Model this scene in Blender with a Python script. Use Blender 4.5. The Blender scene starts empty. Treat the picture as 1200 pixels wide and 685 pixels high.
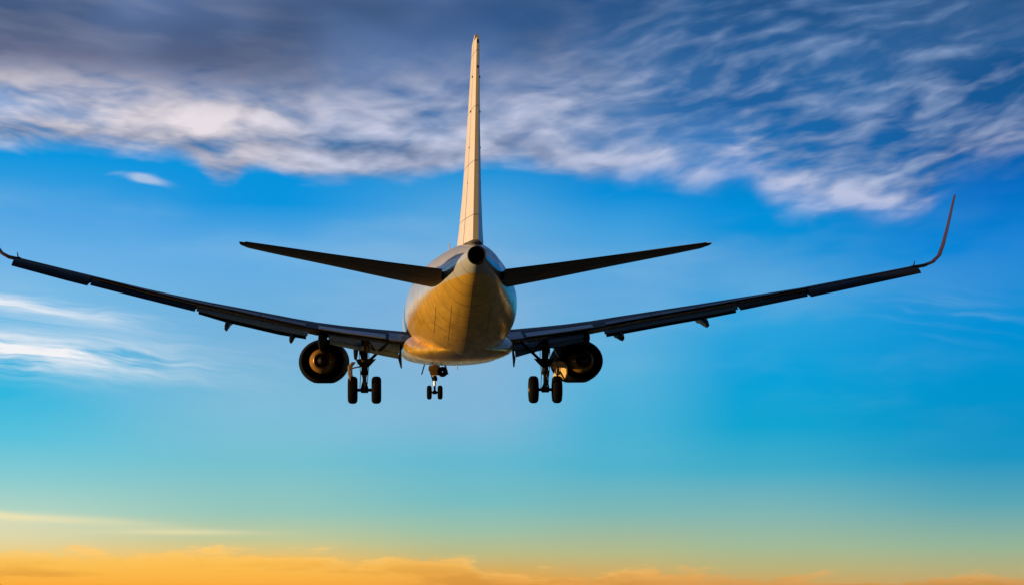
import bpy, bmesh, math, random
import numpy as np
from mathutils import Vector, Matrix, Euler
R = math.radians
random.seed(7)
S = bpy.context.scene
COL = S.collection

# ------------------------------------------------------------------ camera
CAM_EL = 9.0                                   # the photographer tilts the long lens up at the aircraft
cam_d = bpy.data.cameras.new('camera'); cam = bpy.data.objects.new('camera', cam_d); COL.objects.link(cam)
cam.location = (0, 0, 1.7); cam.rotation_euler = (R(90 + CAM_EL), 0, 0)
cam_d.sensor_width = 36; cam_d.lens = 73.2; cam_d.clip_end = 60000
S.camera = cam
S.view_settings.view_transform = 'Standard'; S.view_settings.look = 'None'
S.view_settings.exposure = 0; S.view_settings.gamma = 1; S.view_settings.use_curve_mapping = False

# ------------------------------------------------------------------ sun
SUN_AZ, SUN_EL = -103.0, 0.6                   # low sun on the left, a little behind the aircraft
sd = bpy.data.lights.new('sun', 'SUN'); sun = bpy.data.objects.new('sun', sd); COL.objects.link(sun)
sd.energy = 5.0; sd.angle = R(0.5); sd.color = (1.0, 0.60, 0.22)
sv = Vector((math.sin(R(SUN_AZ)) * math.cos(R(SUN_EL)), math.cos(R(SUN_AZ)) * math.cos(R(SUN_EL)), math.sin(R(SUN_EL))))
sun.rotation_euler = sv.to_track_quat('Z', 'Y').to_euler(); sun.location = (-60, 0, 40)

# ------------------------------------------------------------------ sky
def lin(c):
    return tuple((v / 255 / 12.92) if v / 255 <= 0.04045 else ((v / 255 + 0.055) / 1.055) ** 2.4 for v in c)

class NG:
    """tiny expression builder for a node tree"""
    def __init__(s, nt): s.nt = nt
    def put(s, sock, v):
        if hasattr(v, 'is_output'): s.nt.links.new(v, sock)
        elif isinstance(v, (tuple, list)): sock.default_value = (*v, 1) if len(sock.default_value) == 4 and len(v) == 3 else v
        else: sock.default_value = v
    def m(s, op, a, b=0.0, c=0.0, clamp=False):
        n = s.nt.nodes.new('ShaderNodeMath'); n.operation = op; n.use_clamp = clamp
        s.put(n.inputs[0], a); s.put(n.inputs[1], b); s.put(n.inputs[2], c); return n.outputs[0]
    def add(s, a, b): return s.m('ADD', a, b)
    def sub(s, a, b): return s.m('SUBTRACT', a, b)
    def mul(s, a, b): return s.m('MULTIPLY', a, b)
    def mad(s, a, b, c): return s.m('MULTIPLY_ADD', a, b, c)
    def clamp(s, a): return s.m('ADD', a, 0.0, clamp=True)
    def step(s, v, lo, hi, t0=0.0, t1=1.0):
        n = s.nt.nodes.new('ShaderNodeMapRange'); n.interpolation_type = 'SMOOTHSTEP'
        s.put(n.inputs['Value'], v); s.put(n.inputs['From Min'], lo); s.put(n.inputs['From Max'], hi)
        n.inputs['To Min'].default_value = t0; n.inputs['To Max'].default_value = t1; return n.outputs['Result']
    def bump(s, v, c, w):                       # soft hump of half-width w about c
        t = s.m('DIVIDE', s.sub(v, c), w); return s.m('POWER', math.e, s.mul(s.mul(t, t), -1.0))
    def vec(s, x, y, z=0.0):
        n = s.nt.nodes.new('ShaderNodeCombineXYZ'); s.put(n.inputs[0], x); s.put(n.inputs[1], y); s.put(n.inputs[2], z); return n.outputs[0]
    def noise(s, v, scale=1.0, detail=5.0, rough=0.55, dist=0.0):
        n = s.nt.nodes.new('ShaderNodeTexNoise'); n.noise_dimensions = '3D'
        s.put(n.inputs['Vector'], v); n.inputs['Scale'].default_value = scale; n.inputs['Detail'].default_value = detail
        n.inputs['Roughness'].default_value = rough; n.inputs['Distortion'].default_value = dist; return n.outputs['Fac']
    def mix(s, f, a, b, blend='MIX'):
        n = s.nt.nodes.new('ShaderNodeMix'); n.data_type = 'RGBA'; n.blend_type = blend
        s.put(n.inputs[0], f); s.put(n.inputs[6], a); s.put(n.inputs[7], b); return n.outputs[2]
    def ramp(s, f, stops):
        n = s.nt.nodes.new('ShaderNodeValToRGB'); e = n.color_ramp.elements; n.color_ramp.interpolation = 'EASE' if len(stops) < 2 else 'LINEAR'
        while len(e) < len(stops): e.new(0.5)
        for i, (p, c) in enumerate(stops): e[i].position = p; e[i].color = (*c, 1)
        s.put(n.inputs[0], f); return n.outputs[0]
    def curve(s, f, pts, x0, x1, y0, y1):       # y(x) through pts
        n = s.nt.nodes.new('ShaderNodeFloatCurve'); c = n.mapping.curves[0]
        q = [((x - x0) / (x1 - x0), (y - y0) / (y1 - y0)) for x, y in pts]
        while len(c.points) < len(q): c.points.new(0.5, 0.5)
        for i, p in enumerate(q): c.points[i].location = p; c.points[i].handle_type = 'AUTO_CLAMPED'
        n.mapping.update()
        s.put(n.inputs['Value'], s.clamp(s.m('DIVIDE', s.sub(f, x0), x1 - x0)))
        return s.mad(n.outputs[0], y1 - y0, y0)

W = bpy.data.worlds.new('World'); S.world = W; W.use_nodes = True
nt = W.node_tree; nt.nodes.clear(); g = NG(nt)
tc = nt.nodes.new('ShaderNodeTexCoord'); sp = nt.nodes.new('ShaderNodeSeparateXYZ'); nt.links.new(tc.outputs['Generated'], sp.inputs[0])
az = g.m('ARCTAN2', sp.outputs[0], sp.outputs[1])               # compass bearing, 0 = north (+Y)
el = g.m('ARCSINE', sp.outputs[2])                              # elevation
A = g.mad(az, 2440.0, 600.0)                                    # bearing and depth below 17 deg, in units of 1/2440 rad
E = g.sub(342.5, g.mul(g.sub(el, R(CAM_EL)), 2440.0))
cols = {
 0: [(-400, (22, 50, 92)), (0, (40, 85, 140)), (120, (80, 145, 210)), (195, (8, 150, 222)), (240, (58, 158, 224)), (300, (102, 174, 230)), (350, (120, 186, 230)), (430, (70, 180, 224)),
     (465, (42, 182, 222)), (520, (92, 194, 220)), (565, (138, 204, 208)), (600, (178, 212, 195)), (630, (218, 212, 168)), (655, (246, 202, 110)), (690, (250, 168, 52)), (740, (235, 140, 40))],
 320: [(-400, (20, 48, 90)), (0, (38, 80, 138)), (120, (60, 132, 200)), (200, (6, 146, 220)), (242, (10, 148, 222)), (300, (96, 172, 227)), (400, (118, 178, 218)), (480, (124, 188, 216)),
     (540, (116, 192, 208)), (600, (150, 198, 186)), (632, (196, 200, 150)), (655, (240, 190, 100)), (690, (246, 164, 60)), (740, (225, 135, 45))],
 560: [(-400, (16, 46, 90)), (0, (36, 82, 138)), (120, (40, 118, 186)), (200, (30, 146, 216)), (260, (92, 168, 222)), (340, (114, 172, 218)), (420, (132, 180, 217)), (490, (126, 182, 215)),
     (540, (100, 184, 208)), (585, (118, 188, 194)), (620, (156, 192, 168)), (648, (190, 186, 130)), (668, (220, 170, 88)), (690, (222, 158, 72)), (740, (205, 130, 50))],
 725: [(-400, (12, 42, 88)), (0, (24, 74, 128)), (120, (30, 108, 174)), (190, (10, 134, 210)), (230, (6, 142, 217)), (265, (62, 158, 221)), (300, (88, 166, 221)), (350, (94, 168, 220)), (430, (86, 176, 218)),
     (495, (72, 176, 213)), (548, (80, 178, 204)), (600, (128, 184, 180)), (645, (180, 186, 138)), (666, (206, 174, 104)), (690, (220, 158, 76)), (740, (198, 128, 52))],
 880: [(-400, (6, 38, 84)), (0, (14, 68, 120)), (120, (24, 100, 168)), (200, (4, 126, 204)), (250, (0, 142, 216)), (300, (8, 146, 215)), (335, (44, 156, 219)), (380, (44, 162, 220)), (440, (8, 160, 216)),
     (500, (18, 164, 208)), (550, (66, 172, 200)), (600, (128, 182, 180)), (640, (164, 186, 150)), (664, (188, 178, 122)), (690, (216, 158, 80)), (740, (190, 125, 55))],
 1170: [(-400, (2, 30, 78)), (0, (4, 56, 106)), (120, (8, 84, 146)), (200, (2, 98, 176)), (235, (0, 110, 196)), (300, (0, 130, 213)), (380, (0, 143, 214)), (450, (0, 146, 206)),
     (500, (4, 146, 200)), (540, (24, 150, 196)), (590, (88, 166, 182)), (640, (150, 180, 152)), (666, (180, 174, 124)), (690, (204, 162, 98)), (740, (180, 130, 70))],
}
base = None; prev = None
f_el = g.clamp(g.m('DIVIDE', g.add(E, 400.0), 1200.0))
for a0 in sorted(cols):
    rc = g.ramp(f_el, [((q + 400) / 1200, lin(c)) for q, c in cols[a0]])
    base = rc if base is None else g.mix(g.step(A, prev, a0), base, rc)
    prev = a0
# --- warped coordinates for the clouds
w1 = g.noise(g.vec(g.mul(A, 0.006), g.mul(E, 0.012)), 1.0, 3, 0.5)
w2 = g.noise(g.vec(g.mul(A, 0.006), g.mul(E, 0.012), 7.3), 1.0, 3, 0.5)
Aw = g.mad(g.sub(w1, 0.5), 70.0, A); Ew = g.mad(g.sub(w2, 0.5), 46.0, E)
off = g.curve(A, [(-900, -130), (0, 0), (350, 44), (700, 62), (1000, 48), (1300, 20), (2100, -70)], -900, 2100, -200, 200)   # the streaks sag to the right, then rise
Es = g.sub(Ew, off)
stre = g.noise(g.vec(g.mul(Aw, .0062), g.mul(Es, .034), 1.1), 1.0, 5, .5)            # long streaks
lump = g.noise(g.vec(g.mul(Aw, .013), g.mul(Es, .030), 4.2), 1.0, 3, .5)              # soft heaps
Er = g.add(Ew, g.mul(.22, Aw))                                                         # ripples on the right, rising to the right
fine = g.noise(g.vec(g.mul(Aw, .019), g.mul(Er, .064), 9.7), 1.0, 2.6, .46)
big = g.noise(g.vec(g.mul(A, .0042), g.mul(E, .009), 2.2), 1.0, 2, .5)
edge = g.curve(A, [(-900, 230), (-200, 196), (0, 190), (110, 192), (170, 192), (225, 205), (262, 226), (282, 212), (300, 206), (340, 215), (400, 218), (470, 214), (540, 206), (600, 196), (640, 206),
                   (700, 216), (760, 216), (820, 228), (850, 222), (868, 214), (890, 230), (930, 252), (1000, 264), (1055, 270), (1085, 262), (1110, 232), (1150, 212), (1180, 208), (1300, 205), (2100, 230)], -900, 2100, 0, 400)
dE = g.add(g.sub(edge, E), g.add(g.mul(g.sub(lump, .5), 26.0), g.mul(g.sub(stre, .5), 30.0)))           # height above the bank's lower edge
rightn = g.step(A, 560.0, 900.0)
mask = g.step(dE, g.mad(rightn, -12.0, -5.0), g.mad(rightn, 20.0, 22.0))
leftn = g.step(A, 520.0, 180.0)
sn, pn, fn = g.sub(stre, .5), g.sub(lump, .5), g.sub(fine, .5)
dens = g.mad(rightn, -.20, .84)
dens = g.add(dens, g.mul(leftn, g.mul(g.step(E, 80.0, 140.0), g.add(g.mul(sn, 2.6), g.mul(pn, .8)))))      # blue lanes between the left streaks
dens = g.add(dens, g.mul(rightn, g.add(g.mul(fn, 1.35), g.mul(pn, .9))))
dens = g.add(dens, g.mul(g.sub(1.0, g.add(leftn, rightn)), g.mul(pn, .9)))
dens = g.add(dens, g.mul(g.bump(dE, 22.0, 26.0), .22))
dens = g.add(dens, g.mul(g.step(E, 120.0, 40.0), g.mad(leftn, .3, .0)))
dens = g.sub(dens, g.mul(g.mul(g.step(A, 900.0, 1180.0), g.step(E, 150.0, 30.0)), .30))
dens = g.sub(dens, g.mul(g.mul(g.bump(g.add(Aw, g.mul(fn, 160.0)), 850.0, 60.0), g.bump(g.add(Ew, g.mul(pn, 70.0)), 158.0, 34.0)), .40))
dens = g.sub(dens, g.mul(g.mul(g.step(A, 170.0, -20.0), g.bump(g.sub(Ew, g.mul(.12, A)), 138.0, 11.0)), .6))
cover = g.mul(mask, g.m('MAXIMUM', g.clamp(dens), g.mad(g.step(dE, 20.0, 90.0), .22, .22)))
# light reaches the underside near the bank's edge, the deck above is in its own shade
h = g.add(g.sub(g.curve(A, [(-900, 200), (0, 192), (340, 206), (600, 204), (2100, 215)], -900, 2100, 0, 400), E), g.add(g.mul(sn, 44.0), g.mul(pn, 16.0)))
deck = g.step(h, 122.0, 64.0)
litL = g.mul(deck, g.clamp(g.add(.58, g.add(g.mul(sn, 2.3), g.add(g.mul(pn, 1.5), g.mul(fn, .6))))))
litC = g.mul(g.step(h, 170.0, 50.0), g.clamp(g.add(.52, g.add(g.mul(pn, 1.6), g.add(g.mul(sn, 1.2), g.mul(fn, .8))))))
litR = g.clamp(g.add(g.add(.24, g.add(g.mul(fn, 1.6), g.mul(pn, .8))), g.mul(g.mul(g.bump(dE, 22.0, 26.0), g.step(A, 1120.0, 1040.0)), .62)))
litR = g.mul(litR, g.step(E, -20.0, 120.0, .15, 1.0))
lit = g.add(g.mul(litL, leftn), g.add(g.mul(litR, rightn), g.mul(litC, g.clamp(g.sub(1.0, g.add(leftn, rightn))))))
lit = g.clamp(g.add(lit, g.mul(g.mul(g.step(E, 130.0, 60.0), leftn), g.mul(g.sub(stre, .42), .35))))
shade = g.mix(g.step(A, 250.0, 1000.0), lin((66, 86, 122)), lin((34, 88, 144)))
shade = g.mix(g.step(big, .35, .68), shade, g.mix(rightn, lin((92, 116, 160)), lin((66, 116, 170))))
shade = g.mix(g.mul(g.mul(g.bump(E, 92.0, 34.0), g.step(A, 520.0, 60.0)), .6), shade, lin((112, 110, 134)))
light = g.mix(rightn, g.mix(g.step(A, 240.0, 420.0), lin((238, 227, 230)), lin((208, 211, 232))), lin((170, 188, 222)))
light = g.mix(g.mul(g.mul(rightn, g.bump(dE, 20.0, 26.0)), .85), light, lin((208, 206, 226)))
sky = g.mix(g.mul(cover, .93), base, g.mix(lit, shade, light))
# --- isolated small cloud and a wisp under the bank
sm = g.mul(g.bump(g.add(Aw, g.mul(g.sub(fine, .5), 20)), 166.0, 31.0), g.bump(g.sub(Ew, g.mul(g.sub(A, 166.0), .10)), 220.0, 6.0))
sky = g.mix(g.clamp(g.mul(g.step(g.add(sm, g.mul(fn, .6)), .10, .95), .85)), sky, lin((176, 198, 228)))
# --- cirrus, low on the left
hzn = g.noise(g.vec(g.mul(Aw, .0032), g.mul(Ew, .011), 12.4), 1.0, 4, .5)       # thin uneven haze
sky = g.mix(g.mul(g.mul(g.step(hzn, .42, .72), g.mul(g.step(E, 215.0, 270.0), g.step(E, 560.0, 430.0))), g.step(A, 1300.0, 700.0, .04, .30)), sky, lin((158, 196, 226)))
cs = g.sub(Ew, g.mul(.13, Aw))
ci = g.noise(g.vec(g.mul(Aw, .0055), g.mul(cs, .060), 5.5), 1.0, 5, .55, .3)
ci2 = g.noise(g.vec(g.mul(Aw, .013), g.mul(cs, .16), 8.5), 1.0, 4, .6, .2)
ca = g.mul(g.bump(g.sub(E, g.mul(.11, A)), 364.0, 11.0), g.step(A, 270.0, 0.0))
cb = g.mul(g.bump(g.sub(E, g.mul(.07, A)), 419.0, 18.0), g.step(A, 280.0, 30.0))
cc = g.mul(g.bump(g.sub(E, g.mul(.07, A)), 412.0, 26.0), g.mul(g.step(A, 420.0, 90.0), .38))
cir = g.clamp(g.mul(g.add(g.add(g.mul(ca, .95), g.mul(cb, 1.25)), cc), g.clamp(g.add(g.mad(ci, 2.6, -.80), g.mad(ci2, 1.3, -.65)))))
sky = g.mix(cir, sky, lin((243, 243, 246)))
# --- faint veils on the right
ve = g.mul(g.mul(g.bump(A, 1110.0, 75.0), g.bump(g.sub(E, g.mul(.12, g.sub(A, 1100))), 372.0, 24.0)), g.step(ci, .42, .72))
sky = g.mix(g.mul(ve, .30), sky, lin((150, 190, 225)))
# --- thin cream streak and the orange band along the horizon
ln = g.noise(g.vec(g.mul(A, .007), g.mul(E, .045), 3.3), 1.0, 4, .55)
st = g.mul(g.bump(g.add(g.sub(E, g.mul(.065, A)), g.mul(g.sub(ln, .5), 9)), 604.0, 5.0), g.step(A, 320.0, 0.0))
st2 = g.mul(g.bump(E, 623.0, 3.2), g.bump(A, 215.0, 85.0))
st3 = g.mul(g.step(g.sub(E, g.mul(.065, A)), 598.0, 606.0), g.mul(g.step(E, 650.0, 612.0), g.step(A, 200.0, -40.0)))
sky = g.mix(g.clamp(g.add(g.mul(st3, .38), g.add(g.mul(st, .55), g.mul(st2, .5)))), sky, lin((242, 228, 178)))
puff = g.noise(g.vec(g.mul(A, .017), g.mul(E, .066), 6.1), 1.0, 6, .58)
hz = g.curve(A, [(-900, 640), (0, 645), (150, 646), (220, 643), (340, 644), (430, 652), (480, 646), (540, 650), (580, 667), (640, 666), (700, 670), (780, 664), (870, 669), (1000, 675), (1100, 672), (1200, 668), (2100, 660)], -900, 2100, 500, 750)
band = g.step(g.add(g.sub(E, hz), g.mul(g.sub(puff, .5), 62.0)), -2.0, 12.0)
bcol = g.mix(g.step(A, 250.0, 1000.0), lin((253, 190, 78)), lin((226, 160, 86)))
bcol = g.mix(g.step(E, 660.0, 705.0), bcol, g.mix(g.step(A, 250.0, 1000.0), lin((250, 152, 36)), lin((188, 138, 80))))
bcol = g.mix(g.mul(g.step(ln, .46, .66), g.step(E, 648.0, 680.0, 0.0, .55)), bcol, lin((196, 130, 48)))
sky = g.mix(g.mul(band, .88), sky, bcol)
rim = g.mul(g.bump(g.add(g.sub(E, hz), g.mul(g.sub(puff, .5), 62.0)), 8.0, 7.0), g.mul(g.step(puff, .40, .65), g.step(A, 1000.0, 100.0, .15, .5)))
sky = g.mix(rim, sky, lin((255, 214, 134)))
# --- round the rest of the horizon the plain evening sky
nish = nt.nodes.new('ShaderNodeTexSky'); nish.sky_type = 'NISHITA'; nish.sun_disc = False
nish.sun_elevation = R(SUN_EL); nish.sun_rotation = R(SUN_AZ); nish.air_density = 1.2; nish.dust_density = 1.5; nish.ozone_density = 2.0
bgN = nt.nodes.new('ShaderNodeBackground'); bgN.inputs['Strength'].default_value = 0.09; nt.links.new(nish.outputs[0], bgN.inputs['Color'])
bgS = nt.nodes.new('ShaderNodeBackground'); bgS.inputs['Strength'].default_value = 1.0; nt.links.new(sky, bgS.inputs['Color'])
mx = nt.nodes.new('ShaderNodeMixShader')
g.put(mx.inputs[0], g.mul(g.step(g.m('ABSOLUTE', az), R(70), R(30)), g.step(el, R(85), R(48))))
nt.links.new(bgN.outputs[0], mx.inputs[1]); nt.links.new(bgS.outputs[0], mx.inputs[2])
out = nt.nodes.new('ShaderNodeOutputWorld'); nt.links.new(mx.outputs[0], out.inputs['Surface'])

# ------------------------------------------------------------------ materials
def mat(name, col, rough=0.45, metal=0.0, spec=0.5, var=0.12, scale=1.5, bumpy=0.0):
    m = bpy.data.materials.new(name); m.use_nodes = True; b = m.node_tree.nodes['Principled BSDF']; k = NG(m.node_tree)
    t = m.node_tree.nodes.new('ShaderNodeTexCoord')
    n = k.noise(t.outputs['Object'], scale, 6, .6)
    k.put(b.inputs['Base Color'], k.mix(n, tuple(c * (1 - var) for c in col), tuple(min(1, c * (1 + var)) for c in col)))
    k.put(b.inputs['Roughness'], k.mad(k.sub(n, .5), .25, rough))
    b.inputs['Metallic'].default_value = metal; b.inputs['Specular IOR Level'].default_value = spec
    return m, k, b, t
M = {}
M['wing'] = mat('spoiler_sky_sheen', (.33, .39, .41), .26, spec=.5)[0]  # inboard spoilers only; their bright sky reflection is put into the grey
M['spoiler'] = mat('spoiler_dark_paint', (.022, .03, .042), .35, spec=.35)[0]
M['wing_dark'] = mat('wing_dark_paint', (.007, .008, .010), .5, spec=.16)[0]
M['flap'] = mat('flap_sky_tint', (.13, .21, .29), .30, spec=.5, var=.25, scale=2.5)[0]  # blue mirrored from the sky is put into the flap colour
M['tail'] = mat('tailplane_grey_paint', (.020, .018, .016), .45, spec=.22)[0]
M['white'] = mat('white_paint', (.72, .70, .68), .35)[0]
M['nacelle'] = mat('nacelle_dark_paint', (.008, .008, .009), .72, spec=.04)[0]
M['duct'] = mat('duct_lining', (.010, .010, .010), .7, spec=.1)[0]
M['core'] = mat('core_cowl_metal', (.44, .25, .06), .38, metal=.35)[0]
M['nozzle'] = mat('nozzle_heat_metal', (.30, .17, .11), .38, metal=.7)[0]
M['plug'] = mat('exhaust_plug_metal', (.02, .018, .017), .55, metal=.2)[0]
M['strut'] = mat('gear_dark_metal', (.011, .011, .012), .6, spec=.15)[0]
M['steel'] = mat('gear_bright_steel', (.35, .35, .36), .3, metal=.9)[0]
M['tyre'] = mat('tyre_rubber', (.005, .005, .0055), .85, spec=.10)[0]
M['rim'] = mat('wheel_rim_metal', (.05, .05, .052), .45, metal=.5)[0]
M['door'] = mat('gear_door_paint', (.74, .55, .26), .45)[0]
M['winglet'] = mat('winglet_red_brown_paint', (.035, .013, .013), .45, spec=.2)[0]
M['black'] = mat('flat_black', (.006, .006, .006), .8, spec=.1)[0]
M['root'] = mat('root_panel_sky_sheen', (.20, .22, .23), .3, spec=.5)[0]  # lightened for the sky reflection beside the body

def line(k, v, c, w):                            # 1 on a thin seam |v - c| < w
    return k.m('LESS_THAN', k.m('ABSOLUTE', k.sub(v, c)), w)
def body_paint():
    m, k, b, t = mat('fuselage_warm_belly_tint', (.74, .73, .74), .30)
    s_ = m.node_tree.nodes.new('ShaderNodeSeparateXYZ'); m.node_tree.links.new(t.outputs['Object'], s_.inputs[0])
    x, y, z = s_.outputs
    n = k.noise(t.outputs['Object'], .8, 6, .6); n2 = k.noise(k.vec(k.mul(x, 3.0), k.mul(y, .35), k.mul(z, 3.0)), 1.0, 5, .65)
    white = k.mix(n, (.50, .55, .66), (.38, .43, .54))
    tan = k.mix(n, (.80, .50, .07), (.98, .67, .12))  # belly tan carries warm sun and ground bounce in its colour
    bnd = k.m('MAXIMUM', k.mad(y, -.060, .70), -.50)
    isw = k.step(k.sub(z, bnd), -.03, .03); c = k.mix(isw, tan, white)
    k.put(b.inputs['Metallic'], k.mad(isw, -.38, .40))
    stripe = k.mul(line(k, k.sub(z, k.mad(y, -.005, .98)), 0, .10), k.m('GREATER_THAN', y, 3.2))
    c = k.mix(k.mul(stripe, .9), c, (.02, .045, .11))
    # grime streaks running aft, deepened low down to paint in belly shade, and the skin seams
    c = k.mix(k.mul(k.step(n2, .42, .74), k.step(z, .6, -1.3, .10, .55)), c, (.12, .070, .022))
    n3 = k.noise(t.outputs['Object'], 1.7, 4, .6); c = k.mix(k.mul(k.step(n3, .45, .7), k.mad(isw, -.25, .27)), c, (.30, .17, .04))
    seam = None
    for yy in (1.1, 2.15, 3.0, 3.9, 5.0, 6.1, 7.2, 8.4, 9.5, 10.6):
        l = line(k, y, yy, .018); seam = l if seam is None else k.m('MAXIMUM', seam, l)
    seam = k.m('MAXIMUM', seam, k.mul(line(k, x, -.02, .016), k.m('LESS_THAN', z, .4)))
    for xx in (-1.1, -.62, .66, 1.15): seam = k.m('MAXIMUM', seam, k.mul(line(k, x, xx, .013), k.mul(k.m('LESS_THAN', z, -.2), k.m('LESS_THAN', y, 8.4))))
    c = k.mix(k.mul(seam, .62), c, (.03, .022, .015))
    k.put(b.inputs['Base Color'], c); k.put(b.inputs['Roughness'], k.mad(n2, .26, .10))
    bp = m.node_tree.nodes.new('ShaderNodeBump'); bp.inputs['Strength'].default_value = .25; bp.inputs['Distance'].default_value = .02
    m.node_tree.links.new(k.sub(k.mul(n, .6), seam), bp.inputs['Height']); m.node_tree.links.new(bp.outputs[0], b.inputs['Normal'])
    return m
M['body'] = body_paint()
def fin_paint():
    m, k, b, t = mat('fin_cream_paint', (.76, .70, .64), .38, var=.06, scale=1.2)
    s_ = m.node_tree.nodes.new('ShaderNodeSeparateXYZ'); m.node_tree.links.new(t.outputs['Object'], s_.inputs[0])
    z = s_.outputs[2]; fr = k.m('FRACT', k.mul(z, .62)); n = k.noise(t.outputs['Object'], 2.2, 5, .6)
    c = k.mix(n, (.72, .68, .66), (.84, .81, .80)); c = k.mix(k.mul(line(k, fr, .5, .012), .5), c, (.12, .08, .05))
    k.put(b.inputs['Base Color'], c); return m
M['fin'] = fin_paint()

# ------------------------------------------------------------------ mesh helpers
class MB:
    def __init__(s): s.bm = bmesh.new(); s.mi = 0
    def loft(s, rings, cap=True, closed=True):
        vs = [[s.bm.verts.new(p) for p in r] for r in rings]; n = len(rings[0])
        for a, b in zip(vs, vs[1:]):
            for i in range(n if closed else n - 1):
                j = (i + 1) % n
                f = s.bm.faces.new((a[i], a[j], b[j], b[i])); f.material_index = s.mi; f.smooth = True
        if cap:
            for r in (vs[0], vs[-1]):
                f = s.bm.faces.new(r); f.material_index = s.mi
        return s
    def tube(s, p0, p1, r0, r1=None, n=12):
        r1 = r0 if r1 is None else r1
        p0, p1 = Vector(p0), Vector(p1); d = (p1 - p0).normalized()
        u = d.orthogonal().normalized(); v = d.cross(u)
        ring = lambda p, r: [p + u * r * math.cos(2 * math.pi * i / n) + v * r * math.sin(2 * math.pi * i / n) for i in range(n)]
        return s.loft([ring(p0, r0), ring(p1, r1)])
    def lathe(s, c, prof, axis='y', n=48, sx=1.0, sz=1.0, flat=0.0):
        rings = []
        for a, r in prof:
            ring = []
            for i in range(n):
                t = 2 * math.pi * i / n; u, v = r * math.cos(t) * sx, r * math.sin(t) * sz
                if flat and v < 0: v = max(v, -r * sz * (1 - flat)) if v < -r * sz * (1 - flat) * .999 else v
                ring.append((c[0] + u, c[1] + a, c[2] + v) if axis == 'y' else (c[0] + a, c[1] + u, c[2] + v))
            rings.append(ring)
        return s.loft(rings, cap=False)
    def box(s, c, size, rot=(0, 0, 0)):
        m = Matrix.Translation(c) @ Euler([R(a) for a in rot]).to_matrix().to_4x4() @ Matrix.Diagonal((*size, 1))
        r = bmesh.ops.create_cube(s.bm, size=1, matrix=m)
        fs = {f for v in r['verts'] for f in v.link_faces}
        for f in fs: f.material_index = s.mi
        bmesh.ops.bevel(s.bm, geom=list({e for f in fs for e in f.edges}), offset=min(size) * .2, segments=2, affect='EDGES')
        return s
    def plate(s, pts, th):                       # a polygon given thickness th (vector)
        th = Vector(th); return s.loft([[Vector(p) - th / 2 for p in pts], [Vector(p) + th / 2 for p in pts]])
    def build(s, name, mats, parent=None, sharp=40):
        me = bpy.data.meshes.new(name); bmesh.ops.recalc_face_normals(s.bm, faces=s.bm.faces)
        for e in s.bm.edges:
            if len(e.link_faces) == 2 and e.calc_face_angle(0) > R(sharp): e.smooth = False
        for f in s.bm.faces: f.smooth = True
        s.bm.to_mesh(me); s.bm.free()
        for m in (mats if isinstance(mats, list) else [mats]): me.materials.append(m)
        o = bpy.data.objects.new(name, me); COL.objects.link(o)
        if parent: o.parent = parent
        return o

def foil(le, te, t, up=(0, 0, 1), a=0.0, b=1.0, n=22, camber=.012, blunt=.004):
    """closed ring of an aerofoil from le to te (thickness t = fraction of chord), only between chord fractions a and b"""
    le, te, up = Vector(le), Vector(te), Vector(up).normalized(); ch = te - le; c = ch.length
    yt = lambda x: 5 * t * (.2969 * math.sqrt(x) - .126 * x - .3516 * x * x + .2843 * x ** 3 - .1015 * x ** 4) + blunt * x
    cm = lambda x: camber * 4 * x * (1 - x)
    xs = [a + (b - a) * (1 - math.cos(math.pi * i / n)) / 2 for i in range(n + 1)]
    top = [le + ch * x + up * c * (cm(x) + yt(x)) for x in xs]; bot = [le + ch * x + up * c * (cm(x) - yt(x)) for x in xs]
    return top[::-1] + (bot[1:] if a == 0 else bot)

# ------------------------------------------------------------------ the ground below (out of the frame)
gb = MB(); NN = 24; RR = [0, 40, 120, 400, 1500, 6000, 25000]
gb.loft([[(r * math.cos(2 * math.pi * i / NN), r * math.sin(2 * math.pi * i / NN), 0) for i in range(NN)] for r in RR[1:]], cap=False)
f = gb.bm.faces.new([v for v in gb.bm.verts if v.co.length < 41])
m, k, b, t = mat('dry_airfield_grass', (.42, .32, .15), .9, var=.3, scale=.25)
ground = gb.build('ground', m); ground['kind'] = 'structure'

# ------------------------------------------------------------------ the airliner.  body axes: x right, y forward from the tail end, z up from the fuselage axis
BASE = Vector((0, 17.5, -3.45))
def body_matrix():
    Bm = Matrix.Rotation(R(3.5), 4, 'Z') @ Matrix.Rotation(R(-2.7), 4, 'X')
    L = Matrix.Translation((-1.06, 63, 0)) @ Bm
    return Matrix.Translation((0, 0, 1.7)) @ Matrix.Rotation(R(CAM_EL), 4, 'X') @ L
plane = bpy.data.objects.new('airliner', None); COL.objects.link(plane)
plane.matrix_world = body_matrix() @ Matrix.Translation(BASE)
plane['label'] = 'airliner seen from behind with warm-tinted belly, cream tail fin, landing gear and flaps down'
plane['category'] = 'airplane'
def part(mb, name, mats, parent=None, label=None):
    o = mb.build(name, mats, parent or plane)
    if parent is None: o.location = -BASE
    if label: o['label'] = label
    return o

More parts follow.
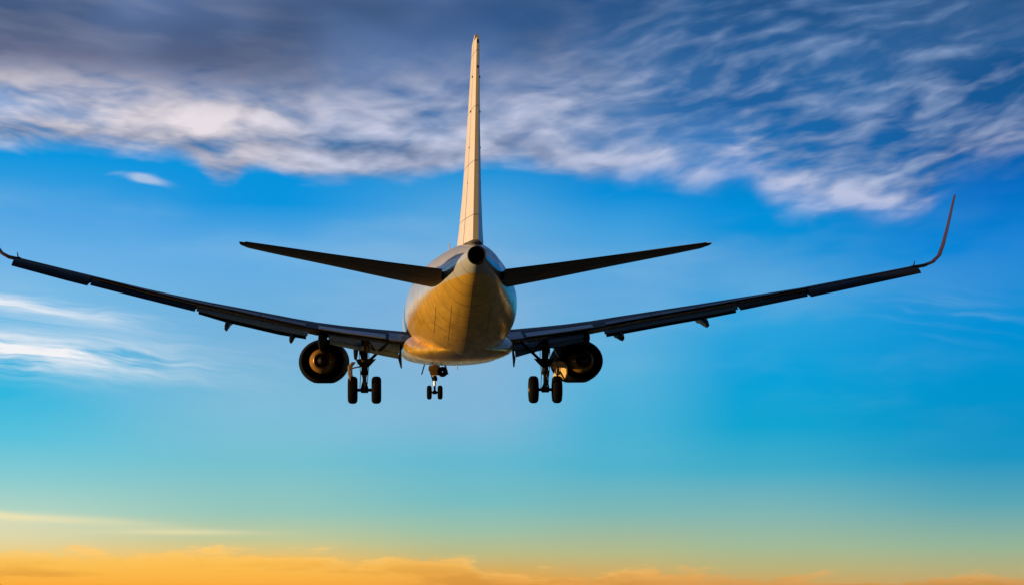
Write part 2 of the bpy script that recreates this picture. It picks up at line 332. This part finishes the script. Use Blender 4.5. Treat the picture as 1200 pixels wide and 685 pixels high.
# --- fuselage
FS = [  # y, z top, z bottom, half width
 (0.0, 1.38, .86, .25), (.35, 1.44, .80, .31), (1.0, 1.52, .62, .44), (1.8, 1.60, .38, .60), (2.6, 1.68, .14, .77), (3.6, 1.76, -.16, .97), (4.8, 1.82, -.52, 1.12), (6.2, 1.87, -.92, 1.36),
 (7.8, 1.91, -1.30, 1.60), (9.4, 1.93, -1.58, 1.80), (11.0, 1.94, -1.74, 1.92), (12.6, 1.94, -1.80, 2.0), (14.5, 1.94, -1.82, 2.02), (20, 1.94, -1.82, 2.02), (26, 1.94, -1.82, 2.02), (31.0, 1.94, -1.82, 2.0),
 (33.2, 1.80, -1.80, 1.92), (35.0, 1.40, -1.72, 1.64), (36.4, .82, -1.55, 1.24), (37.4, .20, -1.30, .80), (38.0, -.45, -.95, .25)]
def fus_ring(y, zt, zb, hw, n=64):
    zc = (zt + zb) / 2; hh = (zt - zb) / 2; r = []
    for i in range(n):
        a = 2 * math.pi * i / n; c, s_ = math.cos(a), math.sin(a)
        # widest slightly above the middle; the tail cone is a little keeled underneath
        kx = hw * c * (1 - .10 * max(0, -s_) ** 2 * max(0, 1 - y / 7))
        r.append((kx, y, zc + hh * s_))
    return r
def fus_at(y):
    ys = [f_[0] for f_ in FS]; return [float(np.interp(y, ys, [f_[j] for f_ in FS])) for j in (1, 2, 3)]
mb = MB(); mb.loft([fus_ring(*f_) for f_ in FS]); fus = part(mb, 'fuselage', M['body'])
sub = fus.modifiers.new('smooth', 'SUBSURF'); sub.levels = sub.render_levels = 1
# tail end: exhaust of the auxiliary power unit
mb = MB(); mb.lathe((0, 0, 1.12), [(-.16, .24), (-.18, .265), (-.12, .28), (.06, .29), (.06, .23), (-.16, .235)], n=32); ap = part(mb, 'tail_exhaust', M['strut'], fus)
mb = MB(); mb.lathe((0, 0, 1.12), [(-.15, .24), (-.05, .23), (-.05, .001)], n=32); part(mb, 'exhaust_pipe', M['black'], fus)
# wing to body fairing
FA = [(9.2, .25, -1.50, .05), (10.2, .80, -1.64, .14), (11.4, 1.35, -1.77, .27), (12.8, 1.76, -1.87, .42), (14.4, 1.98, -1.90, .56), (16, 2.06, -1.92, .64), (22, 2.1, -1.92, .66), (25, 2.1, -1.90, .5), (27, 1.6, -1.84, .25), (28.2, .6, -1.75, .06)]
rings = []
for y, hw, zb, hh in FA:
    zc = zb + hh; r = []
    for i in range(40):
        a = 2 * math.pi * i / 40; c, s_ = math.cos(a), math.sin(a); e = .88
        r.append((hw * math.copysign(abs(c) ** e, c), y, zc + hh * math.copysign(abs(s_) ** e, s_)))
    rings.append(r)
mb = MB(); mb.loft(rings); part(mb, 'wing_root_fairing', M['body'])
# blade aerials and drain masts under the belly
mb = MB(); mb.plate([(.06, 18.6, -1.95), (.06, 18.9, -1.95), (.06, 18.75, -2.13), (.06, 18.62, -2.13)], (.03, 0, 0)); part(mb, 'belly_antenna', M['white'], fus)
mb = MB(); mb.plate([(-.55, 9.0, 1.88), (-.55, 9.35, 1.88), (-.55, 9.05, 2.12), (-.55, 8.95, 2.12)], (.03, 0, 0)); part(mb, 'top_antenna', M['white'], fus)

# --- fin and rudder
FN = [(1.30, 7.6, .95, .13), (1.66, 7.2, .86, .128), (2.2, 6.65, .70, .118), (3.4, 5.4, .36, .105), (5.2, 3.65, -.16, .095), (6.8, 2.1, -.62, .09), (7.62, 1.42, -.86, .085), (7.80, 1.05, -.92, .06)]
def vfoil(z, yl, yt, t, a, b): return foil((0, yl, z), (0, yt, z), t, (1, 0, 0), a, b, camber=0, blunt=.012)
mb = MB(); mb.loft([vfoil(z, yl, yt, t, 0, .68) for z, yl, yt, t in FN])
mb.loft([foil((0, 12.8, 1.86), (0, 4.2, 1.86), .035, (1, 0, 0), camber=0), foil((0, 8.2, 2.25), (0, 4.2, 2.25), .05, (1, 0, 0), camber=0), foil((0, 6.6, 2.75), (0, 4.0, 2.75), .07, (1, 0, 0), camber=0)])
fin = part(mb, 'tail_fin', M['fin'])
mb = MB(); mb.loft([vfoil(z, yl, yt, t, .70, 1) for z, yl, yt, t in FN[1:-1]]); rud = part(mb, 'rudder', M['fin'])
mb = MB(); mb.loft([vfoil(z, yl, yt, t * .86, .66, .73) for z, yl, yt, t in FN[1:-1]]); part(mb, 'hinge_gap_shade', M['black'], fin)  # black insert that puts the rudder gap's shade into colour
for z in (2.5, 3.5, 4.55, 5.6, 6.6):
    f_ = [float(np.interp(z, [q[0] for q in FN], [q[j] for q in FN])) for j in (1, 2)]; yh = f_[0] + (f_[1] - f_[0]) * .684
    for sx in (-1, 1): mb = MB(); mb.box((sx * (.040 * (f_[0] - f_[1])), yh, z), (.03, .17, .05)); part(mb, 'rudder_hinge', M['strut'], rud)
mb = MB(); mb.box((0, -.87, 7.5), (.05, .14, .10)); part(mb, 'tail_light', M['strut'], fin)
mb = MB(); mb.tube((0, -.5, 6.75), (0, -.92, 6.75), .022); part(mb, 'static_wick', M['strut'], rud)

# --- tailplanes with elevators
def sight(p, y0): return p[2] - .047 * (p[1] - y0)
def shifted(ring, y0, ztop):
    dz = ztop - max(sight(p, y0) for p in ring); return [Vector((p[0], p[1], p[2] + dz)) for p in ring], dz
for sx in (-1, 1):
    ST = [(.75, 6.9, 2.15, .80, .085, 3.0), (1.0, 6.68, 2.05, .83, .085, 3.0), (2.6, 5.35, 1.5, 1.0, .083, 2.7), (4.5, 3.6, .78, 1.22, .08, 2.4), (6.2, 2.05, .0, 1.42, .078, 2.0), (6.95, 1.2, -.42, 1.50, .07, 1.6), (7.14, .7, -.55, 1.515, .05, 1.2)]
    def sring(q, a, b):
        bb, yl, yt, zu, t, tw = q; full = foil((sx * bb, yl, 0), (sx * bb, yt, (yl - yt) * math.tan(R(tw))), t, camber=-.008)
        dz = zu - max(sight(p, yt) for p in full)
        return foil((sx * bb, yl, dz), (sx * bb, yt, dz + (yl - yt) * math.tan(R(tw))), t, camber=-.008, a=a, b=b)
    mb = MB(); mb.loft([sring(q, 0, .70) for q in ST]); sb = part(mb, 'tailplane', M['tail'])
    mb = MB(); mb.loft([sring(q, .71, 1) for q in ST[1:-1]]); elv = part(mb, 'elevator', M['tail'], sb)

# --- wings
TAB = {-1: [(1.2, -.86, -1.85), (2.25, -.76, -1.71), (4.06, -.58, -1.31), (5.42, -.39, -1.0), (6.42, -.21, -.86), (8.67, .23, -.34), (9.74, .43, -.02), (11.67, .85, .46), (14.25, 1.49, 1.1), (16.4, 2.02, 1.68), (17.3, 2.2, 1.9)],  # span position, upper and lower edge: the two wings flex differently
        1: [(1.2, -.84, -1.85), (2.22, -.74, -1.73), (3.33, -.64, -1.42), (5.24, -.43, -1.02), (6.28, -.25, -.84), (8.4, .08, -.45), (10.32, .38, -.12), (10.96, .49, .02), (13.47, .90, .54), (17.56, 1.71, 1.41), (18.2, 1.85, 1.6)]}
def lerp(b, xs, ys): return float(np.interp(b, xs, ys))
for sx in (-1, 1):
    T = [(q[0] - .15 * sx, q[1], q[2]) for q in TAB[sx]]; TB = [q[0] for q in T]; tip = 16.5 if sx < 0 else 17.45
    zU = lambda b: lerp(b, TB, [q[1] for q in T]); zL = lambda b: lerp(b, TB, [q[2] for q in T])
    yLE = lambda b: 24.8 - (b - 1.2) * (8.6 / (tip - 1.2)); yTE = lambda b: 16.6 if b < 5.6 else 16.6 - (b - 5.6) * (2.15 / (tip - 5.6))
    FLAP_END, SPO_END = (9.9 if sx < 0 else 10.75), (13.7 if sx < 0 else 13.3)
    frac = lambda b: lerp(b, [1, 5.6, FLAP_END, 30], [.80, .76, .76, .78])
    twist = lambda b: lerp(b, [1, 5.6, 9, 11.5, 14, 20], [1.2, .8, .0, -1.2, -2.8, -3.2])
    tc_ = lambda b: lerp(b, [1, 5.6, 12, 18], [.125, .115, .105, .10])
    def wring(b, a=0, e=1):
        yl, yt = yLE(b), yTE(b); c = yl - yt; cm = c * frac(b); dzz = -cm * math.tan(R(twist(b)))
        ring = foil((sx * b, yl, 0), (sx * b, yl - cm, dzz), tc_(b), camber=.014)
        dz = zU(b) - max(sight(p, yt) for p in ring)
        return [p + Vector((0, 0, dz)) for p in ring], Vector((sx * b, yl - cm, dzz + dz)), Vector((sx * b, yl, dz)), cm
    st = [1.2, 1.9, 2.6, 3.5, 4.5, 5.5, 6.4, 7.4, 8.4, 9.6, 10.8, 12, SPO_END, SPO_END + .03, 14.2, 15.2, 16.0, tip]
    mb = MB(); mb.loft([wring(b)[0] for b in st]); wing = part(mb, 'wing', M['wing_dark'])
    # spoilers: panels lying on the upper skin just ahead of the flaps, a hand's breadth apart
    def sp_pt(b, fr):
        r, te, le, cm = wring(b); tops = sorted([p for p in r[:23]], key=lambda p: -p[1])
        yy = le[1] - cm * fr; z = lerp(-yy, [-p[1] for p in tops], [p[2] for p in tops]); return Vector((sx * b, yy, z))
    for b0, b1 in ((2.75, 5.35), (5.85, 7.55), (7.6, 9.3), (9.35, 10.6), (10.65, 11.6), (11.65, 13.4)):
        rows = []
        for b in np.linspace(b0, b1, 4):
            p0, p1, p2 = sp_pt(b, .80), sp_pt(b, .90), sp_pt(b, .992); up = Vector((0, 0, 1))
            rows.append([p0 + up * .012, p1 + up * .03, p2 + Vector((0, -.12, .035)), p2 + Vector((0, -.12, -.005)), p1 - up * .03, p0 - up * .05])
        mb = MB(); mb.loft(rows); part(mb, 'spoiler', M['wing'] if b0 < 5 else M['spoiler'], wing)
    # slotted flaps: main and aft panel, drooped
    def flap_panel(b0, b1, z0f, z1f, ang, name, back=0.0, thick=.16, n=5, material='flap'):
        rings = []
        for b in np.linspace(b0, b1, n):
            r, te, le, cm = wring(b); drop = (te[2] - .12) - zL(b)
            za, zb = te[2] - .12 - drop * z0f, te[2] - .12 - drop * z1f; ln_ = (za - zb) / math.sin(R(ang))
            ya = te[1] + .10 - back * drop
            n_ = Vector((0, -math.sin(R(ang)), math.cos(R(ang))))
            rings.append(foil((sx * b, ya, za), (sx * b, ya - ln_ * math.cos(R(ang)), zb), thick, n_, camber=.05))
        mb = MB(); mb.loft(rings); return part(mb, name, M[material], wing)
    flap_panel(2.2, 4.95, .0, .56, 22, 'inboard_flap')
    flap_panel(2.25, 4.9, .50, 1.0, 36, 'inboard_aft_flap', back=1.05, thick=.13)
    flap_panel(5.75, FLAP_END, .0, .62, 22, 'outboard_flap')
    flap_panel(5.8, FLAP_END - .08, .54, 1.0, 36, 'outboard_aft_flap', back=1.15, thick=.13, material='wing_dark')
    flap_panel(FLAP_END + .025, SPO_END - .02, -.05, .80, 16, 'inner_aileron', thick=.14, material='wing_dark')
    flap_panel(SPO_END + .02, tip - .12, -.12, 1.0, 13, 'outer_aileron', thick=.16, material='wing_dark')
    # hinge line of the outer aileron, tip lamp, vent slot
    mb = MB(); r, te, le, cm = wring(tip - .15); mb.tube(te + Vector((0, .25, .02)), te + Vector((0, .05, .22)), .03, .012); mb.box(te + Vector((sx * .05, .3, .0)), (.26, .5, .10)); part(mb, 'navigation_light', M['strut'], wing)
    # curved winglet
    r0, te0, le0, c0 = wring(tip); zt = te0[2]
    WL = [(0, 0, 0, c0, .10), (.33, .06, 20, c0 * .97, .10), (.60, .19, 42, c0 * .92, .10), (.78, .42, 63, c0 * .86, .11), (.87, .78, 76, c0 * .76, .12), (.97, 1.45, 81, c0 * .58, .13), (1.10, 2.60, 84, c0 * .36, .14)]
    rings = []
    for dx, dz, an, c, t in WL:
        up = Vector((-sx * math.sin(R(an)), 0, math.cos(R(an)))); q = Vector((te0[0] + sx * dx * (.7 if sx < 0 else 1), te0[1] - .12 - dz * .42, zt + dz))
        rings.append(foil(q + Vector((sx * c * .14 * min(1, an / 60), c, -.02)), q, t, up, camber=.0))
    mb = MB(); mb.loft(rings[1:]); part(mb, 'winglet', M['winglet'], wing)
    mb = MB(); mb.loft(rings[:2]); part(mb, 'winglet_root', M['wing_dark'], wing)
    # canoe shaped fairings of the flap tracks, and the fence at the flap's inner end
    for b, d in ((3.9, .55), (6.35, .36), (8.75 if sx < 0 else 9.5, .46)):
        r, te, le, cm = wring(b); zf = zL(b); rings = []
        for s_, hw, hh in ((2.6, .03, .03), (2.1, .08, .14), (1.2, .10, .2), (.3, .095, .2), (-.35, .075, .16), (-.75, .04, .05)):
            zc = te[2] - .38 if s_ > 1 else te[2] - .38 + (zf - d + .2 - te[2] + .38) * (1 - s_) / 1.75
            rings.append([(sx * b + hw * math.cos(a), te[1] + s_ - .55, zc + hh * math.sin(a)) for a in np.linspace(0, 2 * math.pi, 17)[:-1]])
        mb = MB(); mb.loft(rings); part(mb, 'flap_track_fairing', M['wing_dark'], wing)
    r, te, le, cm = wring(2.2); ze = zL(2.2)
    mb = MB(); mb.plate([(sx * 2.17, te[1] + .1, te[2] - .12), (sx * 2.17, te[1] - 1.5, ze + .03), (sx * 2.15, te[1] - 1.45, ze - .36), (sx * 2.24, te[1] - .7, ze - .02)], (.05, 0, 0)); part(mb, 'flap_end_plate', M['wing_dark'], wing)
    # fixed inboard trailing edge beside the body, paled to paint in its sky reflection
    mb = MB(); rows = []
    for b in np.linspace(1.75, 2.62, 3):
        p0, p1, p2 = sp_pt(b, .70), sp_pt(b, .86), sp_pt(b, .995); up = Vector((0, 0, 1))
        rows.append([p0 + up * .014, p1 + up * .035, p2 + Vector((0, -.3, .0)), p2 + Vector((0, -.3, -.05)), p1 - up * .04, p0 - up * .05])
    mb.loft(rows); part(mb, 'trailing_edge_panel', M['root'], wing)

    # ---------------- engine
    ex, ez = sx * (5.27 if sx < 0 else 5.10), -1.76
    mb = MB(); Y0 = 20.4
    mb.lathe((ex, Y0, ez), [(0, .80), (.03, .835), (.5, .89), (1.3, .95), (2.3, 1.0), (3.2, 1.0), (3.8, .95), (4.05, .86), (4.0, .80), (3.5, .78), (2.6, .80), (1.2, .82), (.3, .80), (0, .80)], sx=1.03, sz=.93, flat=.06)
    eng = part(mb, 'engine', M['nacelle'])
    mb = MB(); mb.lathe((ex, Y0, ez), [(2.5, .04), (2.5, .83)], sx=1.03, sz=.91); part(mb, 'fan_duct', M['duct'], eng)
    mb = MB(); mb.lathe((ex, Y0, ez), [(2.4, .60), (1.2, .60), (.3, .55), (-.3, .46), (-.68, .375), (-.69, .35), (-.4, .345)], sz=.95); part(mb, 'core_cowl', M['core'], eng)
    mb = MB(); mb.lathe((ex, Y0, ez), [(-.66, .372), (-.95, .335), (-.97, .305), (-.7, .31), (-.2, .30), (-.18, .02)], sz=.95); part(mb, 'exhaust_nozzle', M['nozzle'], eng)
    mb = MB(); mb.lathe((ex, Y0, ez), [(-.2, .20), (-.8, .18), (-1.2, .11), (-1.42, .03), (-1.45, .004)], sz=.95); part(mb, 'exhaust_plug', M['plug'], eng)
    rings = []
    for y, w_, za, zb in ((24.0, .05, -.75, -.98), (22.6, .15, -.50, -1.15), (21, .17, -.5, -1.30), (19.6, .15, -.6, -1.40), (18.2, .10, -.7, -1.28), (17.2, .03, -.8, -1.05)):
        rings.append([(ex + w_ * math.cos(a), y, (za + zb) / 2 + (za - zb) / 2 * math.sin(a)) for a in np.linspace(0, 2 * math.pi, 15)[:-1]])
    mb = MB(); mb.loft(rings); part(mb, 'pylon', M['nacelle'], eng)
    mb = MB(); mb.plate([(ex - sx * .72, 22.9, ez + .66), (ex - sx * .72, 21.9, ez + .64), (ex - sx * .98, 22.0, ez + .86), (ex - sx * .96, 22.3, ez + .86)], (0, 0, .04)); part(mb, 'nacelle_strake', M['nacelle'], eng)

    # ---------------- main landing gear
    gx, gy, gz = sx * (3.56 if sx < 0 else 3.41), 17.5, -2.92
    mb = MB(); mb.tube((gx, gy, -1.0), (gx, gy, -2.28), .135, .125, 20); mb.tube((gx, gy, -2.24), (gx, gy, -2.34), .155, .15, 20); mb.tube((gx, gy, -1.72), (gx, gy, -1.84), .175, .175, 20)
    gear = part(mb, 'main_landing_gear', M['strut'])
    mb = MB(); mb.tube((gx, gy, -2.3), (gx, gy, gz - .02), .075, .075, 16); part(mb, 'piston', M['steel'], gear)
    mb = MB(); mb.tube((gx - .62, gy, gz), (gx + .62, gy, gz), .062, .062, 14); mb.tube((gx - .14, gy, gz), (gx + .14, gy, gz), .115, .115, 14); part(mb, 'axle', M['strut'], gear)
    mb = MB()
    for q in (-1, 1): mb.tube((gx + q * .11, gy - .14, -2.2), (gx + q * .03, gy - .52, -2.52), .035, .03, 8); mb.tube((gx + q * .03, gy - .52, -2.52), (gx + q * .13, gy - .12, gz), .03, .038, 8)
    mb.tube((gx - .06, gy - .52, -2.52), (gx + .06, gy - .52, -2.52), .035); part(mb, 'torque_link', M['strut'], gear)
    mb = MB(); mb.tube((gx - sx * .95, gy + .05, -1.05), (gx - sx * .05, gy, -1.92), .05, .06, 10); mb.tube((gx - sx * .45, gy, -1.52), (gx - sx * .18, gy, -1.05), .03, .03, 8); part(mb, 'side_brace', M['strut'], gear)
    mb = MB(); mb.tube((gx + sx * .28, gy + .9, -1.0), (gx + sx * .02, gy + .02, -1.95), .055, .055, 10); mb.tube((gx - sx * .16, gy - .35, -1.05), (gx - sx * .06, gy - .08, -1.75), .035, .035, 8); part(mb, 'drag_strut', M['strut'], gear)
    mb = MB(); mb.plate([(gx - sx * .46, gy - .12, -1.72), (gx - sx * .10, gy - .1, -1.76), (gx - sx * .08, gy - .1, -2.08), (gx - sx * .2, gy - .12, -2.0)], (0, .05, 0)); mb.plate([(gx + sx * .34, gy - .12, -1.74), (gx + sx * .08, gy - .1, -1.72), (gx + sx * .08, gy - .1, -2.06), (gx + sx * .26, gy - .12, -1.92)], (0, .05, 0)); part(mb, 'hinge_bracket', M['strut'], gear)
    mb = MB(); pts = [(gx + q * .17, gy - .16, z_) for q, z_ in ((1, -1.2), (1, -1.8), (.8, -2.3), (.6, -2.7))]
    for a_, b_ in zip(pts, pts[1:]): mb.tube(a_, b_, .016, .016, 6)
    pts = [(gx - q * .2, gy - .1, z_) for q, z_ in ((1, -1.15), (1, -1.7), (.75, -2.35), (.9, -2.85))]
    for a_, b_ in zip(pts, pts[1:]): mb.tube(a_, b_, .014, .014, 6)
    part(mb, 'hydraulic_hose', M['black'], gear)
    for q in (-1, 1):
        wx = gx + q * .455
        mb = MB(); hw = .185
        mb.lathe((wx, gy, gz), [(-hw, .27), (-hw * 1.02, .36), (-hw * .97, .44), (-hw * .72, .50), (-hw * .3, .525), (0, .528), (hw * .3, .525), (hw * .72, .50), (hw * .97, .44), (hw * 1.02, .36), (hw, .27)], axis='x', n=40)
        for gq in (-.09, -.03, .03, .09): mb.lathe((wx, gy, gz), [(gq - .006, .531), (gq + .006, .531)], axis='x', n=40)
        wheel = part(mb, 'wheel', [M['tyre']], gear)
        mb = MB(); mb.lathe((wx, gy, gz), [(-hw * .8, .03), (-hw * .8, .12), (-hw * .55, .2), (-hw * .95, .268), (-hw * .85, .275), (hw * .85, .275), (hw * .95, .268), (hw * .55, .2), (hw * .8, .12), (hw * .8, .03)], axis='x', n=32); part(mb, 'wheel_rim', M['rim'], gear)
    # outboard door carried on the strut
    ta = .28 if sx > 0 else .10                  # how far the door is splayed
    mb = MB(); rows = []
    for z_, o_, hw in ((-1.84, .36, .30), (-2.02, .50, .40), (-2.3, .50, .42), (-2.54, .42, .36)):
        rows.append([(gx + sx * (o_ + .02 - ta * .5), gy + hw, z_), (gx + sx * (o_ + .04), gy, z_), (gx + sx * (o_ + ta), gy - hw, z_), (gx + sx * (o_ + ta + .04), gy - hw, z_), (gx + sx * (o_ + .09), gy + .0, z_), (gx + sx * (o_ + .06 - ta * .5), gy + hw, z_)])
    mb.loft(rows); mb.tube((gx + sx * .1, gy, -2.0), (gx + sx * .55, gy, -2.1), .03); part(mb, 'gear_door', M['door'], gear)

# --- nose landing gear
nx, ny, nz = -.48, 33.5, -3.03
mb = MB(); mb.tube((nx, ny, -1.6), (nx, ny, -2.5), .085, .08, 16); mb.tube((nx, ny, -2.32), (nx, ny, -2.5), .13, .12, 16); ng = part(mb, 'nose_landing_gear', M['strut'])
mb = MB(); mb.tube((nx, ny, -2.5), (nx, ny, nz), .05, .05, 12); part(mb, 'piston', M['steel'], ng)
mb = MB(); mb.tube((nx - .3, ny, nz), (nx + .3, ny, nz), .05, .05, 12); mb.tube((nx - .09, ny, nz), (nx + .09, ny, nz), .085, .085, 12); part(mb, 'axle', M['strut'], ng)
mb = MB(); mb.tube((nx, ny - .1, -2.46), (nx, ny - .34, -2.7), .03); mb.tube((nx, ny - .34, -2.7), (nx, ny - .06, -2.98), .03); part(mb, 'torque_link', M['strut'], ng)
mb = MB(); mb.plate([(nx - .14, ny - .12, -2.28), (nx + .18, ny - .12, -2.24), (nx + .30, ny - .14, -2.02), (nx + .22, ny - .14, -1.78), (nx - .26, ny - .12, -1.78), (nx - .30, ny - .12, -1.95)], (0, .08, 0)); part(mb, 'steering_housing', M['door'], ng)
mb = MB(); mb.tube((nx - .2, ny - .06, -2.12), (nx - .1, ny - .1, -2.42), .028); mb.tube((nx + .2, ny + .3, -1.8), (nx + .03, ny, -2.36), .04); part(mb, 'drag_brace', M['strut'], ng)
for q in (-1, 1):
    wx = nx + q * .25; hw = .115
    mb = MB(); mb.lathe((wx, ny, nz), [(-hw, .16), (-hw, .22), (-hw * .8, .295), (-hw * .35, .325), (hw * .35, .325), (hw * .8, .295), (hw, .23), (hw, .16)], axis='x', n=32); part(mb, 'wheel', M['tyre'], ng)
    mb = MB(); mb.lathe((wx, ny, nz), [(-hw * .7, .02), (-hw * .9, .16), (hw * .9, .16), (hw * .7, .02)], axis='x', n=24); part(mb, 'wheel_rim', M['rim'], ng)
    mb = MB(); mb.plate([(nx + q * .46, ny - .9, -1.7), (nx + q * .46, ny + 1.0, -1.7), (nx + q * .60, ny + .9, -2.2), (nx + q * .60, ny - .8, -2.2)], (.035, 0, 0)); part(mb, 'gear_door', M['strut'], ng)
mb = MB(); mb.lathe((nx + .36, ny - .25, -2.08), [(-.04, .02), (-.05, .17), (-.02, .24), (.06, .24), (.10, .12), (.12, .02)], n=28); part(mb, 'taxi_lamp', M['black'], ng)
